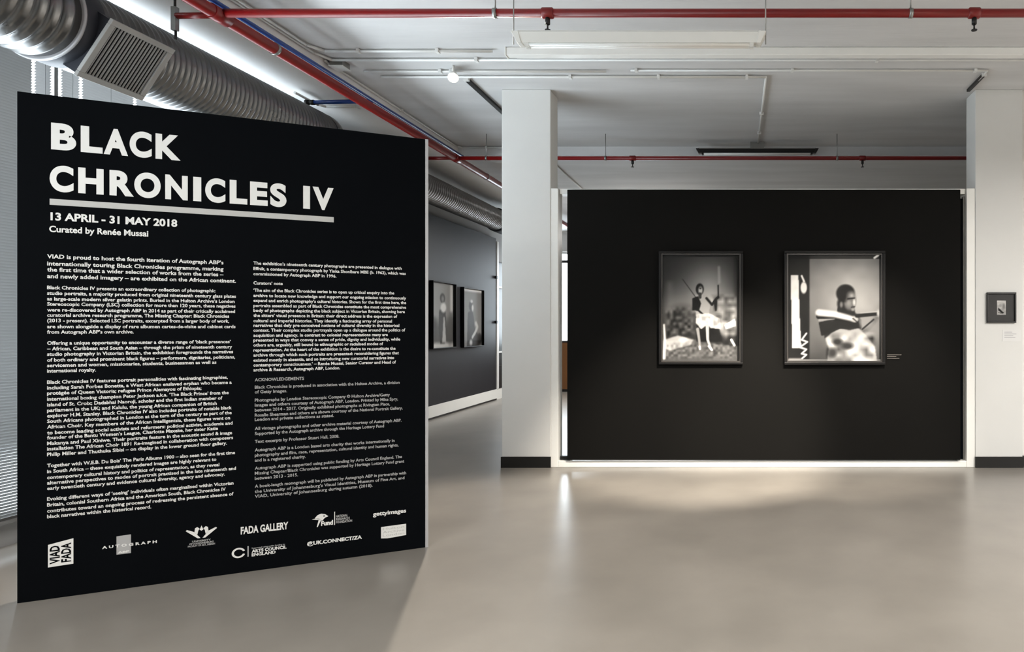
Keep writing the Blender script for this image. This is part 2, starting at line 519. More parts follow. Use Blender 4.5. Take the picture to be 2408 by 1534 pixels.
def heading(letters, zb, cap, name):
    line = empty(name, (0, 0, 0)); line.parent = panel
    for ch, u0, u1 in letters:
        co, fc = line_mesh(ch, 0.048, 8)
        x0, x1 = co[:, 0].min(), co[:, 0].max()
        ref, _ = line_mesh('H', 0.048, 8)
        h0, h1 = ref[:, 1].min(), ref[:, 1].max()
        kx = (u1 - u0) / (x1 - x0); kz = cap / (h1 - h0)
        mb = MB(); mb.add([(u0 + (p[0] - x0) * kx, TY, zb + (p[1] - h0) * kz) for p in co], fc)
        mb.build('letter', 'vinyl', line, local=True)
    return line
heading([('B', .1224, .2152), ('L', .2322, .3154), ('A', .3194, .4144), ('C', .4205, .5090), ('K', .5244, .6279)], 2.2350, 0.133, 'title_lettering')
heading([('C', .1172, .2056), ('H', .2225, .3194), ('R', .3418, .4373), ('O', .4389, .5454), ('N', .5639, .6576), ('I', .6805, .7150), ('C', .7316, .8193),
         ('L', .8380, .9166), ('E', .9288, 1.0092), ('S', 1.0205, 1.0965), ('I', 1.1756, 1.2085), ('V', 1.2210, 1.3240)], 2.0265, 0.130, 'title_lettering')
flat(rect(.1173, 1.3249, 1.9585, 1.9890), 'title_rule', 'vinyl_rule')

def text_block(name, lines, m, size, bold=0.02, y=None, par=None):
    """lines: (u0, u1, z of the baseline, text); each line is set to its measured width"""
    vs = []; fs = []
    for (u0, u1, zb, t) in lines:
        co, fc = line_mesh(t, bold, 4 if size > .03 else 2)
        if not len(co):
            continue
        x0, x1 = co[:, 0].min(), co[:, 0].max()
        k = len(vs)
        sx = (u1 - u0) / (x1 - x0)
        for p in co:
            vs.append((u0 + (p[0] - x0) * sx, TY if y is None else y, zb + p[1] * size))
        fs += [tuple(i + k for i in f) for f in fc]
    mb = MB(); mb.add(vs, fs)
    o = mb.build(name, m, par or panel, local=True)
    return tag(o, kind='stuff') if name == 'paragraph' else o

def glyph_line(name, u0, u1, zb, txt, size, bold):
    """one line of larger lettering, each character a piece of its own"""
    line = empty(name, (0, 0, 0)); line.parent = panel
    co, fc = line_mesh(txt, bold, 4)
    par = list(range(len(co)))
    def root(i):
        while par[i] != i:
            par[i] = par[par[i]]; i = par[i]
        return i
    for f in fc:
        for i in f[1:]:
            par[root(i)] = root(f[0])
    isl = {}
    for f in fc:
        isl.setdefault(root(f[0]), []).append(f)
    groups = []
    for fs in sorted(isl.values(), key=lambda fs: min(co[i][0] for f in fs for i in f)):
        a = min(co[i][0] for f in fs for i in f); b = max(co[i][0] for f in fs for i in f)
        if groups and a < groups[-1][1] - 0.5 * min(b - a, groups[-1][1] - groups[-1][0]):
            groups[-1][2].extend(fs); groups[-1][1] = max(b, groups[-1][1])
        else:
            groups.append([a, b, list(fs)])
    x0, x1 = co[:, 0].min(), co[:, 0].max(); k = (u1 - u0) / (x1 - x0)
    for a, b, fs in groups:
        idx = sorted({i for f in fs for i in f}); mp = {i: n for n, i in enumerate(idx)}
        mb = MB(); mb.add([(u0 + (co[i][0] - x0) * k, TY, zb + co[i][1] * size) for i in idx], [tuple(mp[i] for i in f) for f in fs])
        mb.build('letter', 'vinyl', line, local=True)
glyph_line('date_line', .1204, .6137, 1.884, '13 APRIL - 31 MAY 2018', 0.052, 0.035)
glyph_line('curator_line', .1157, .4953, 1.8245, 'Curated by Renée Mussai', 0.043, 0.026)

LEFT = [
 [(.811, 1.700, "VIAD is proud to host the fourth iteration of Autograph ABP’s"), (.811, 1.665, "internationally touring Black Chronicles programme, marking"),
  (.811, 1.635, "the first time that a wider selection of works from the series –"), (.866, 1.602, "and newly added imagery – are exhibited on the African continent.")],
 [(.776, 1.546, "Black Chronicles IV presents an extraordinary collection of photographic"), (.866, 1.518, "studio portraits, a majority produced from original nineteenth century glass plates"),
  (.860, 1.490, "as large-scale modern silver gelatin prints. Buried in the Hulton Archive’s London"), (.864, 1.464, "Stereoscopic Company (LSC) collection for more than 120 years, these negatives"),
  (.862, 1.435, "were re-discovered by Autograph ABP in 2014 as part of their critically acclaimed"), (.836, 1.409, "curatorial archive research programme, The Missing Chapter: Black Chronicles"),
  (.836, 1.382, "(2013 - present). Selected LSC portraits, excerpted from a larger body of work,"), (.864, 1.352, "are shown alongside a display of rare albumen cartes-de-visite and cabinet cards"),
  (.437, 1.325, "from Autograph ABP’s own archive.")],
 [(.843, 1.270, "Offering a unique opportunity to encounter a diverse range of ‘black presences’"), (.849, 1.242, "– African, Caribbean and South Asian – through the prism of nineteenth century"),
  (.853, 1.215, "studio photography in Victorian Britain, the exhibition foregrounds the narratives"), (.862, 1.186, "of both ordinary and prominent black figures – performers, dignitaries, politicians,"),
  (.780, 1.159, "servicemen and women, missionaries, students, businessmen as well as"), (.290, 1.132, "international royalty.")],
 [(.830, 1.076, "Black Chronicles IV features portrait personalities with fascinating biographies,"), (.847, 1.048, "including Sarah Forbes Bonetta, a West African enslaved orphan who became a"),
  (.716, 1.021, "protégée of Queen Victoria; refugee Prince Alemayou of Ethiopia;"), (.834, .992, "international boxing champion Peter Jackson a.k.a. ‘The Black Prince’ from the"),
  (.806, .964, "island of St. Croix; Dadabhai Naoroji, scholar and the first Indian member of"), (.782, .936, "parliament in the UK; and Kalulu, the young African companion of British"),
  (.847, .909, "explorer H.M. Stanley. Black Chronicles IV also includes portraits of notable black"), (.847, .882, "South Africans photographed in London at the turn of the century as part of the"),
  (.840, .854, "African Choir. Key members of the African Intelligentsia, these figures went on"), (.851, .825, "to become leading social activists and reformers: political activist, academic and"),
  (.787, .800, "founder of the Bantu Women’s League, Charlotte Maxeke, her sister Katie"), (.849, .772, "Makanya and Paul Xiniwe. Their portraits feature in the acoustic sound & image"),
  (.853, .745, "installation The African Choir 1891 Re-imagined in collaboration with composers"), (.826, .717, "Philip Miller and Thuthuka Sibisi – on display in the lower ground floor gallery.")],
 [(.862, .662, "Together with W.E.B. Du Bois’ The Paris Albums 1900 – also seen for the first time"), (.780, .633, "in South Africa – these exquisitely rendered images are highly relevant to"),
  (.793, .603, "contemporary cultural history and politics of representation, as they reveal"), (.866, .576, "alternative perspectives to modes of portrait practised in the late nineteenth and"),
  (.817, .549, "early twentieth century and evidence cultural diversity, agency and advocacy.")],
 [(.855, .496, "Evoking different ways of ‘seeing’ individuals often marginalised within Victorian"), (.821, .467, "Britain, colonial Southern Africa and the American South, Black Chronicles IV"),
  (.855, .437, "contributes toward an ongoing process of redressing the persistent absence of"), (.507, .409, "black narratives within the historical record.")],
]
for i, para in enumerate(LEFT):
    s = 0.0285 if i == 0 else 0.0245
    text_block('paragraph', [(.108, u, z - (0.0075 if i == 0 else 0.0065), t) for (u, z, t) in para], 'vinyl', s, 0.026)
RIGHT = [
 [(1.676, 1.704, "The exhibition’s nineteenth century photographs are presented in dialogue with"), (1.698, 1.674, "Effnik, a contemporary photograph by Yinka Shonibare MBE (b. 1962), which was"),
  (1.338, 1.645, "commissioned by Autograph ABP in 1996.")],
 [(1.079, 1.594, "Curators’ note")],
 [(1.636, 1.554, "‘The aim of the Black Chronicles series is to open up critical enquiry into the"), (1.700, 1.525, "archive to locate new knowledge and support our ongoing mission to continuously"),
  (1.700, 1.497, "expand and enrich photography’s cultural histories. Shown for the first time here, the"), (1.700, 1.469, "portraits assembled as part of Black Chronicles constitute the most comprehensive"),
  (1.693, 1.442, "body of photographs depicting the black subject in Victorian Britain, showing here"), (1.652, 1.414, "the sitters’ visual presence in Britain: their direct address is the expression of"),
  (1.624, 1.385, "cultural and imperial histories. They identify a fascinating array of personal"), (1.663, 1.359, "narratives that defy pre-conceived notions of cultural diversity in the historical"),
  (1.695, 1.332, "context. Their complex studio portrayals open up a dialogue around the politics of"), (1.602, 1.304, "acquisition and agency. In contrast to colonial representations many are"),
  (1.668, 1.277, "presented in ways that convey a sense of pride, dignity and individuality, while"), (1.577, 1.250, "others are, arguably, still bound to ethnographic or racialised modes of"),
  (1.643, 1.222, "representation. At the heart of the exhibition is the desire to re-constitute the"), (1.661, 1.194, "archive through which such portraits are presented: reconsidering figures that"),
  (1.636, 1.166, "existed mostly in absentia, and so introducing new curatorial narratives into"), (1.645, 1.139, "contemporary consciousness.’ – Renée Mussai, Senior Curator and Head of"),
  (1.357, 1.112, "archive & Research, Autograph ABP, London.")],
 [(1.180, 1.057, "ACKNOWLEDGEMENTS")],
 [(1.665, 1.016, "Black Chronicles is produced in association with the Hulton Archive, a division"), (1.099, .990, "of Getty Images.")],
 [(1.613, .944, "Photographs by London Stereoscopic Company © Hulton Archive/Getty"), (1.656, .917, "Images and others courtesy of Autograph ABP, London. Printed by Mike Spry,"),
  (1.613, .889, "between 2014 - 2017. Originally exhibited photographs at Rivington Place,"), (1.681, .861, "Rosalie Shearman and others are shown courtesy of the National Portrait Gallery,"),
  (1.325, .837, "London and private collections as stated.")],
 [(1.675, .787, "All vintage photographs and other archive material courtesy of Autograph ABP."), (1.582, .759, "Supported by the Autograph archive through the Heritage Lottery Fund")],
 [(1.352, .715, "Text excerpts by Professor Stuart Hall, 2008.")],
 [(1.638, .668, "Autograph ABP is a London based arts charity that works internationally in"), (1.659, .639, "photography and film, race, representation, cultural identity and human rights,"),
  (1.188, .611, "and is a registered charity.")],
 [(1.678, .567, "Autograph ABP is supported using public funding by Arts Council England. The"), (1.689, .539, "Missing Chapter/Black Chronicles was supported by Heritage Lottery Fund grant"),
  (1.151, .511, "between 2013 - 2015.")],
 [(1.700, .467, "A book-length monograph will be published by Autograph ABP in partnership with"), (1.691, .438, "the University of Johannesburg’s Visual Identities, Museum of Fine Art, and"),
  (1.522, .411, "VIAD, University of Johannesburg during autumn (2018).")],
]
for i, para in enumerate(RIGHT):
    g = i >= 3
    text_block('paragraph', [(.950 if g else .944, u, z - 0.0065, t) for (u, z, t) in para], 'vinyl_grey' if g else 'vinyl', 0.0245, 0.022 if g else 0.025)

# --- sponsor marks along the foot of the panel
TY = -0.0012
def disc(cx, cy, rx, ry, n=24):
    return [[(cx + rx * math.cos(2 * math.pi * k / n), cy + ry * math.sin(2 * math.pi * k / n)) for k in range(n)]]
def over(polys, name, m, par, y):
    mb = MB()
    for p in polys:
        mb.add([(q[0], y, q[1]) for q in p], [tuple(range(len(p)))])
    return mb.build(name, m, par, local=True)
# square mark with two upright words
lg = flat([[(.111, .158), (.205, .162), (.205, .290), (.111, .270)]], 'sponsor_logo', 'vinyl')
def upright(txt, x, z0, z1, hgt, m, par):
    co, fc = line_mesh(txt, 0.03)
    x0, x1 = co[:, 0].min(), co[:, 0].max()
    k = (z1 - z0) / (x1 - x0)
    mb = MB(); mb.add([(x - p[1] * hgt, TY - 0.0006, z0 + (p[0] - x0) * k) for p in co], fc)
    return mb.build('lettering', m, par, local=True)
upright('VIAD', .153, .172, .262, .050, 'black_board', lg)
upright('FADA', .195, .175, .270, .050, 'black_board', lg)
# spaced word crossing a grey square
lg = flat([[(.369, .181), (.426, .181), (.426, .278), (.369, .275)]], 'sponsor_logo', 'vinyl_grey')
text_block('lettering', [(.313, .530, .219, 'A U T O G R A P H')], 'vinyl', 0.019, 0.04, y=TY - 0.0006, par=lg)
text_block('lettering', [(.374, .420, .187, 'ABP')], 'vinyl', 0.014, 0.04, y=TY - 0.0006, par=lg)
# winged emblem over three short lines
wing = []
for s in (-1, 1):
    X = lambda d: .716 + s * d
    wing.append([(X(.004), .217), (X(.016), .217), (X(.067), .262), (X(.062), .268), (X(.030), .252), (X(.022), .240)])
    wing.append([(X(.018), .236), (X(.030), .252), (X(.028), .272), (X(.018), .278), (X(.008), .268), (X(.014), .258)])
wing += [[(.708, .262), (.716, .284), (.724, .262), (.716, .256)]]
lg = flat(wing, 'sponsor_logo', 'vinyl')
text_block('lettering', [(.676, .756, .198, 'UNIVERSITY'), (.664, .768, .186, 'OF JOHANNESBURG'), (.658, .774, .174, 'FACULTY OF ART, DESIGN')], 'vinyl_grey', 0.013, 0.03, par=lg)
text_block('sponsor_logo', [(.887, 1.105, .2125, 'FADA GALLERY')], 'vinyl', 0.055, 0.035)
# open ring beside three stacked lines
lg = flat(ring(.847, .908, .083, .139, .010, .009, 20, 340, 30), 'sponsor_logo', 'vinyl')
over(rect(.917, .923, .084, .142), 'bar', 'vinyl_grey', lg, TY)
text_block('lettering', [(.936, 1.090, .124, 'Supported using public funding by')], 'vinyl_grey', 0.011, 0.02, par=lg)
text_block('lettering', [(.936, 1.097, .103, 'ARTS COUNCIL'), (.936, 1.046, .083, 'ENGLAND')], 'vinyl', 0.023, 0.04, par=lg)
# bird mark with a word block
bird = [[(1.217, .250), (1.246, .242), (1.262, .246), (1.246, .254)], [(1.232, .255), (1.244, .270), (1.262, .277), (1.282, .272), (1.298, .258), (1.282, .252), (1.268, .236), (1.246, .242)],
        [(1.250, .240), (1.262, .240), (1.246, .203), (1.241, .203)]]
lg = flat(bird, 'sponsor_logo', 'vinyl')
over(disc(1.277, .262, .004, .004, 10), 'eye', 'black_board', lg, TY - 0.0006)
over(rect(1.327, 1.331, .203, .280), 'bar', 'vinyl', lg, TY)
text_block('lettering', [(1.262, 1.321, .208, 'Fund')], 'vinyl', 0.035, 0.05, par=lg)
text_block('lettering', [(1.336, 1.395, .245, 'NATIONAL'), (1.336, 1.404, .228, 'RESEARCH'), (1.336, 1.417, .211, 'FOUNDATION')], 'vinyl_grey', 0.019, 0.03, par=lg)
text_block('sponsor_logo', [(1.194, 1.467, .104, '@UK.CONNECT/ZA')], 'vinyl', 0.028, 0.045)
text_block('sponsor_logo', [(1.524, 1.700, .229, 'gettyimages')], 'vinyl', 0.034, 0.03)
lg = flat([[(1.566, .090), (1.600, .086), (1.640, .088), (1.700, .092), (1.700, .160), (1.566, .158)]], 'sponsor_logo', 'vinyl')
text_block('lettering', [(1.575, 1.690, .138, 'Hulton'), (1.575, 1.690, .118, 'Archive'), (1.575, 1.690, .099, 'London')], 'vinyl_rule', 0.020, 0.0, y=TY - 0.0006, par=lg)

# ================================================================== FRAMED PHOTOGRAPHS
class Tone:
    """small greyscale painter used for the photographic prints (display values 0..1, origin top left)"""
    def __init__(self, w, h, base=0.5):
        self.w, self.h = w, h
        self.a = np.full((h, w), base, float)
        self.X, self.Y = np.meshgrid((np.arange(w) + .5) / w, (np.arange(h) + .5) / h)
        self.asp = h / w
    def mix(self, mask, v):
        self.a = self.a * (1 - mask) + v * mask
    def grad(self, f): self.a = f(self.X, self.Y)
    def ell(self, cx, cy, rx, ry, v, soft=.15, rot=0.0, k=1.0):
        dx, dy = self.X - cx, (self.Y - cy) * self.asp
        c, s = math.cos(rot), math.sin(rot)
        u, w_ = dx * c + dy * s, -dx * s + dy * c
        d = np.sqrt((u / rx) ** 2 + (w_ / (ry * self.asp)) ** 2)
        self.mix(np.clip((1 + soft - d) / (2 * soft), 0, 1) * k, v)
    def line(self, pts, w0, v, w1=None, soft=.006, k=1.0):
        n = len(pts) - 1
        w1 = w0 if w1 is None else w1
        m = np.zeros_like(self.a)
        for i in range(n):
            (x0, y0), (x1, y1) = pts[i], pts[i + 1]
            y0 *= self.asp; y1 *= self.asp
            dx, dy = x1 - x0, y1 - y0
            L2 = dx * dx + dy * dy + 1e-12
            t = np.clip(((self.X - x0) * dx + (self.Y * self.asp - y0) * dy) / L2, 0, 1)
            d = np.hypot(self.X - x0 - t * dx, self.Y * self.asp - y0 - t * dy)
            ww = w0 + (w1 - w0) * (i + t) / n
            m = np.maximum(m, np.clip((ww + soft - d) / (2 * soft), 0, 1))
        self.mix(m * k, v)
    def poly(self, pts, v, k=1.0, blur=1):
        m = np.zeros_like(self.a, bool)
        n = len(pts)
        for i in range(n):
            (x0, y0), (x1, y1) = pts[i], pts[(i + 1) % n]
            c = ((y0 > self.Y) != (y1 > self.Y))
            xi = (x1 - x0) * (self.Y - y0) / ((y1 - y0) or 1e-9) + x0
            m ^= c & (self.X < xi)
        m = m.astype(float)
        for _ in range(blur):
            m = self._blur(m)
        if callable(v): v = v(self.X, self.Y)
        self.mix(m * k, v)
    @staticmethod
    def _blur(m):
        p = np.pad(m, 1, mode='edge')
        return (p[:-2, 1:-1] + p[2:, 1:-1] + p[1:-1, :-2] + p[1:-1, 2:] + 2 * p[1:-1, 1:-1]) / 6
    def mottle(self, amp, cell, seed, region=None):
        r = np.random.RandomState(seed)
        g = r.rand(self.h // cell + 3, self.w // cell + 3)
        yi = np.arange(self.h) / cell; xi = np.arange(self.w) / cell
        y0 = yi.astype(int); x0 = xi.astype(int)
        fy = (yi - y0)[:, None]; fx = (xi - x0)[None, :]
        n = (g[y0][:, x0] * (1 - fy) * (1 - fx) + g[y0 + 1][:, x0] * fy * (1 - fx) + g[y0][:, x0 + 1] * (1 - fy) * fx + g[y0 + 1][:, x0 + 1] * fy * fx) - .5
        k = 1.0
        if region:
            x0_, x1_, y0_, y1_ = region
            k = np.clip((self.X - x0_) / .05, 0, 1) * np.clip((x1_ - self.X) / .05, 0, 1) * np.clip((self.Y - y0_) / .05, 0, 1) * np.clip((y1_ - self.Y) / .05, 0, 1)
        self.a = self.a + n * amp * k
    def mesh(self, x0, x1, z0, z1, y):
        a = np.clip(self.a, 0.0, 0.95) ** 1.12
        h, w_ = a.shape
        xs = np.linspace(x0, x1, w_); zs = np.linspace(z1, z0, h)
        XX, ZZ = np.meshgrid(xs, zs)
        co = np.stack([XX, np.full_like(XX, y), ZZ], -1).reshape(-1, 3)
        idx = np.arange(h * w_).reshape(h, w_)
        q = np.stack([idx[1:, :-1], idx[1:, 1:], idx[:-1, 1:], idx[:-1, :-1]], -1).reshape(-1, 4)
        me = bpy.data.meshes.new('print')
        me.from_pydata(co.tolist(), [], q.tolist())
        t = np.where(a <= .04045, a / 12.92, ((a + .055) / 1.055) ** 2.4).reshape(-1)
        col = np.stack([t, t * .985, t * .955, np.ones_like(t)], -1).astype(np.float32)
        at = me.color_attributes.new('tone', 'FLOAT_COLOR', 'POINT')
        at.data.foreach_set('color', col.reshape(-1))
        me.materials.append(M['print'])
        return me

def framed(name, loc, rzz, W, H, bar, tone, label, fillet=0.012, mount=0.0, thick=0.045, glazing=True, group=None, frame_m='frame', fillet_m='fillet'):
    """local x to the right, -y towards the viewer, origin at the bottom middle on the wall plane"""
    e = empty(name, loc, rzz)
    tag(e, label, 'framed photo', group)
    x0, x1 = -W / 2, W / 2
    for (a, b, c, d) in ((x0, x1, 0, bar), (x0, x1, H - bar, H), (x0, x0 + bar, bar, H - bar), (x1 - bar, x1, bar, H - bar)):
        bevel(MB().box(a, b, -thick, -0.002, c, d).build('frame_rail', frame_m, e, local=True), 0.004)
    i = bar
    if fillet > 0:
        for (a, b, c, d) in ((x0 + i, x1 - i, i, i + fillet), (x0 + i, x1 - i, H - i - fillet, H - i), (x0 + i, x0 + i + fillet, i + fillet, H - i - fillet), (x1 - i - fillet, x1 - i, i + fillet, H - i - fillet)):
            MB().box(a, b, -thick * 0.72, -0.004, c, d).build('fillet', fillet_m, e, local=True)
        i += fillet
    MB().box(x0 + bar, x1 - bar, -0.012, -0.002, bar, H - bar).build('backing', 'matboard', e, local=True)
    if isinstance(mount, tuple):
        ml, mr, mb_, mt = mount
    else:
        ml = mr = mb_ = mt = 0
    o = bpy.data.objects.new('print', tone.mesh(x0 + i + ml, x1 - i - mr, i + mb_, H - i - mt, -0.0135))
    C.objects.link(o); o.parent = e
    if glazing:
        MB().box(x0 + i, x1 - i, -thick * 0.5 - 0.002, -thick * 0.5, i, H - i).build('glazing', 'glazing', e, local=True)
    return e

# standing sitter among studio rocks
T = Tone(132, 178)
T.grad(lambda x, y: 0.13 + 0.50 * np.exp(-(((x - .60) / .36) ** 2 + ((y - .36) / .30) ** 2)) + 0.22 * np.exp(-(((x - .12) / .2) ** 2 + ((y - .48) / .22) ** 2)) - 0.15 * np.clip((x - .9) / .1, 0, 1))
T.line([(.09, .28), (.10, .62)], .025, .52, soft=.05, k=.6)
T.line([(.73, .12), (.735, .26)], .010, .72, soft=.02, k=.7)
T.poly([(0, .80), (.2, .76), (.42, .80), (.70, .84), (1, .86), (1, 1), (0, 1)], .36, blur=3)
T.ell(.25, .62, .20, .13, .22, .4, k=.8); T.mottle(.40, 5, 3, (.02, .44, .48, .78))
T.ell(.82, .58, .17, .22, .50, .25, k=.85); T.mottle(.45, 6, 5, (.60, .98, .36, .84))
T.poly([(.80, .66), (.94, .60), (.95, .67), (.82, .70)], .86)
T.poly([(.03, .80), (.20, .76), (.40, .80), (.36, .85), (.10, .90), (.02, .88)], .66, blur=3)
T.ell(.27, .80, .05, .02, .80, .5)
T.mottle(.30, 4, 9, (0, 1, .80, 1.0))
T.poly([(.44, .66), (.72, .66), (.78, .82), (.44, .82)], .07, k=.85, blur=3)
T.poly([(.42, .38), (.56, .36), (.62, .44), (.60, .58), (.43, .58)], .62, blur=2)
T.poly([(.39, .41), (.46, .39), (.50, .46), (.47, .53), (.39, .52)], .05, blur=1)
T.line([(.46, .52), (.52, .56)], .012, .06)
T.line([(.57, .41), (.64, .47), (.69, .42), (.72, .40)], .016, .10)
T.line([(.685, .44), (.69, .52)], .024, .10, .012)
T.line([(.72, .29), (.722, .40)], .008, .06)
T.line([(.26, .23), (.43, .40)], .004, .12)
T.ell(.483, .325, .052, .054, .08, .15); T.ell(.492, .335, .028, .034, .70, .4); T.ell(.490, .318, .012, .008, .22, .5)
T.line([(.485, .37), (.485, .40)], .020, .20)
T.poly([(.44, .56), (.60, .55), (.74, .60), (.76, .70), (.62, .69), (.58, .66), (.50, .70), (.43, .64)], .74, blur=1)
T.mottle(.35, 4, 12, (.42, .78, .54, .72))
T.line([(.455, .70), (.475, .80), (.485, .875)], .020, .58, .012); T.line([(.58, .67), (.585, .80), (.63, .89)], .022, .70, .012)
T.line([(.48, .865), (.485, .885)], .012, .88); T.line([(.60, .86), (.64, .895)], .012, .92)
T.line([(.89, .80), (.93, .85)], .014, .88)
T.line([(.02, .66), (.03, .80), (.02, .97)], .012, .85, .020, soft=.01)
T.a[:, -5:] *= .35; T.a[:4] *= .5
framed('framed_portrait', (-0.331, 6.325, 0.995), 0, 0.803, 1.082, 0.022, T, 'black framed portrait of a standing sitter, the narrower picture on the black partition', thick=0.05)

# seated sitter aiming across the picture, with a dark retouched margin
T = Tone(150, 172)
T.grad(lambda x, y: 0.40 + 0.24 * np.exp(-(((x - .72) / .45) ** 2 + ((y - .42) / .45) ** 2)) - .12 * np.clip((y - .75) / .25, 0, 1))
T.mottle(.05, 12, 2)
T.poly([(0, 0), (.235, 0), (.235, 1), (0, 1)], .14, blur=2)
T.a[:7] *= .45
T.poly([(.03, .195), (.115, .190), (.130, .60), (.145, .86), (.11, .88), (.05, .875)], .84, blur=1); T.mottle(.10, 6, 4, (.03, .15, .2, .88))
T.ell(.172, .31, .034, .055, .80, .2); T.line([(.150, .20), (.175, .25)], .010, .85)
T.line([(.20, .74), (.15, .80), (.21, .82), (.13, .87), (.20, .89), (.15, .93), (.20, .94), (.155, .975)], .009, .88)
T.line([(.02, .985), (.14, .985)], .012, .62, soft=.012)
T.poly([(.56, .55), (.72, .54), (.80, .62), (.78, .76), (.40, .80), (.36, .64)], .20, blur=2)
T.line([(.74, .76), (.84, .70), (.96, .59)], .030, .42, .022, soft=.02)
T.ell(.84, .63, .07, .06, .58, .4)
T.poly([(.40, .79), (.46, .74), (.56, .69), (.66, .71), (.76, .69), (.84, .76), (.93, .86), (.96, 1), (.42, 1), (.44, .88)], .68, blur=2)
T.mottle(.70, 9, 21, (.40, .96, .72, 1.05)); T.ell(.53, .82, .05, .03, .22, .5); T.ell(.64, .86, .06, .03, .25, .5); T.ell(.48, .92, .04, .04, .28, .5)
T.poly([(.33, .635), (.50, .605), (.76, .625), (.77, .69), (.55, .70), (.36, .765)], .16, blur=1)
T.line([(.60, .52), (.66, .53)], .07, .16, .06)
T.ell(.615, .46, .085, .075, .14, .15)
T.ell(.665, .43, .066, .092, .34, .2)
T.ell(.620, .365, .100, .085, .09, .12)
T.ell(.685, .385, .040, .032, .58, .8); T.ell(.655, .455, .034, .042, .52, .7); T.ell(.712, .448, .014, .030, .74, .5)
T.line([(.645, .415), (.715, .408)], .008, .08, .006); T.line([(.685, .495), (.715, .49)], .006, .14); T.ell(.70, .515, .02, .014, .55, .6)
T.ell(.575, .47, .016, .026, .45, .5)
T.line([(.335, .58), (.50, .592), (.66, .615)], .030, .10, .024)
T.line([(.335, .545), (.50, .56), (.64, .59), (.72, .61)], .036, .84, .026, soft=.012)
T.line([(.34, .615), (.50, .605)], .012, .62, .004)
T.ell(.72, .605, .035, .025, .72, .4); T.line([(.70, .60), (.74, .63)], .006, .2)
T.line([(.74, .575), (.96, .555)], .020, .13); T.line([(.78, .548), (.97, .535)], .006, .66)
T.line([(.80, .70), (.92, .61)], .008, .15)
T.ell(.97, .55, .016, .03, .70, .5)
T.line([(.93, .03), (.98, .00)], .012, .9)
T.a[:, -3:] *= .5; T.a[-3:] = np.maximum(T.a[-3:], .5)
framed('framed_portrait', (0.945, 6.325, 0.991), 0, 0.964, 1.090, 0.026, T, 'black framed portrait of a seated sitter, the wider picture on the black partition', thick=0.05)

# two portraits on the charcoal wall
T = Tone(60, 76)
T.grad(lambda x, y: .60 - .12 * x - .25 * np.clip((y - .5) / .2, 0, 1) + .45 * np.clip((y - .88) / .07, 0, 1))
T.line([(.9, .05), (.9, .40)], .06, .72, soft=.04); T.ell(.15, .72, .12, .16, .28, .4); T.ell(.85, .72, .14, .2, .30, .5)
T.poly([(.36, .42), (.62, .40), (.66, .60), (.60, .93), (.40, .93), (.34, .70)], .20, blur=2)
T.ell(.50, .24, .11, .075, .25, .2); T.ell(.51, .25, .055, .045, .48, .4)
T.ell(.54, .385, .12, .075, .80, .3); T.poly([(.54, .52), (.60, .52), (.66, .92), (.48, .92)], .66, blur=2)
framed('framed_portrait', (-4.45, 9.975, 1.03), math.pi / 2, 0.80, 1.005, 0.014, T, 'portrait of a standing sitter in a pale dress on the charcoal wall', fillet=0.0, thick=0.06)
T = Tone(60, 76)
T.grad(lambda x, y: .40 + .45 * np.clip((.07 - y) / .05, 0, 1) + .06 * x)
T.ell(.20, .6, .15, .5, .46, .5, k=.6)
T.poly([(.30, .42), (.50, .36), (.58, .48), (.62, .66), (.80, .80), (.85, 1), (.25, 1), (.28, .7)], .16, blur=2)
T.ell(.45, .30, .10, .08, .15, .2); T.ell(.53, .33, .05, .06, .72, .4); T.ell(.48, .22, .06, .03, .70, .4)
T.line([(.70, .60), (.78, .66), (.66, .76), (.52, .84)], .05, .66, .04, soft=.02); T.ell(.45, .93, .07, .05, .66, .5)
T.ell(.88, .88, .12, .1, .08, .3)
framed('framed_portrait', (-4.45, 11.09, 1.02), math.pi / 2, 0.86, 0.985, 0.014, T, 'darker portrait of a seated sitter with pale collar, farther along the charcoal wall', fillet=0.0, thick=0.06)

# small picture on the right column
T = Tone(26, 40, .66)
T.grad(lambda x, y: .74 - .10 * y + 0 * x); T.mottle(.15, 5, 8)
T.ell(.40, .36, .16, .10, .62, .4); T.poly([(.15, .48), (.45, .66), (.8, .86), (.6, .90), (.15, .66)], .06, blur=1); T.ell(.75, .42, .14, .18, .50, .5); T.line([(.2, .84), (.6, .88)], .05, .3)
framed('framed_photo', (2.551, 6.345, 1.392), 0, 0.280, 0.293, 0.016, T, 'small square black frame with tiny photo on the white column', fillet=0.0, mount=(.083, .080, .061, .062), thick=0.03, frame_m='skirting')

# caption cards
e = empty('caption_card', (2.655, 6.345, 1.225))
tag(e, 'tiny white caption card under the small frame on the column', 'caption')
MB().box(2.565, 2.745, 6.342, 6.345, 1.215, 1.325).build('card', 'card', e)
for k, (a, b) in enumerate(((2.585, 2.66), (2.585, 2.70), (2.585, 2.67), (2.585, 2.69))):
    MB().box(a, b, 6.3408, 6.3421, 1.300 - k * .017, 1.305 - k * .017).build('lettering', 'ink', e)
e = empty('caption_card', (1.52, 6.325, 1.05))
tag(e, 'small dark caption card beside the wider portrait on the partition', 'caption')
MB().box(1.440, 1.600, 6.322, 6.325, 1.035, 1.10).build('card', 'black_wall', e)
for k, (a, b) in enumerate(((1.452, 1.59), (1.452, 1.54), (1.452, 1.57))):
    MB().box(a, b, 6.3208, 6.3221, 1.083 - k * .017, 1.088 - k * .017).build('lettering', 'ink_light', e)

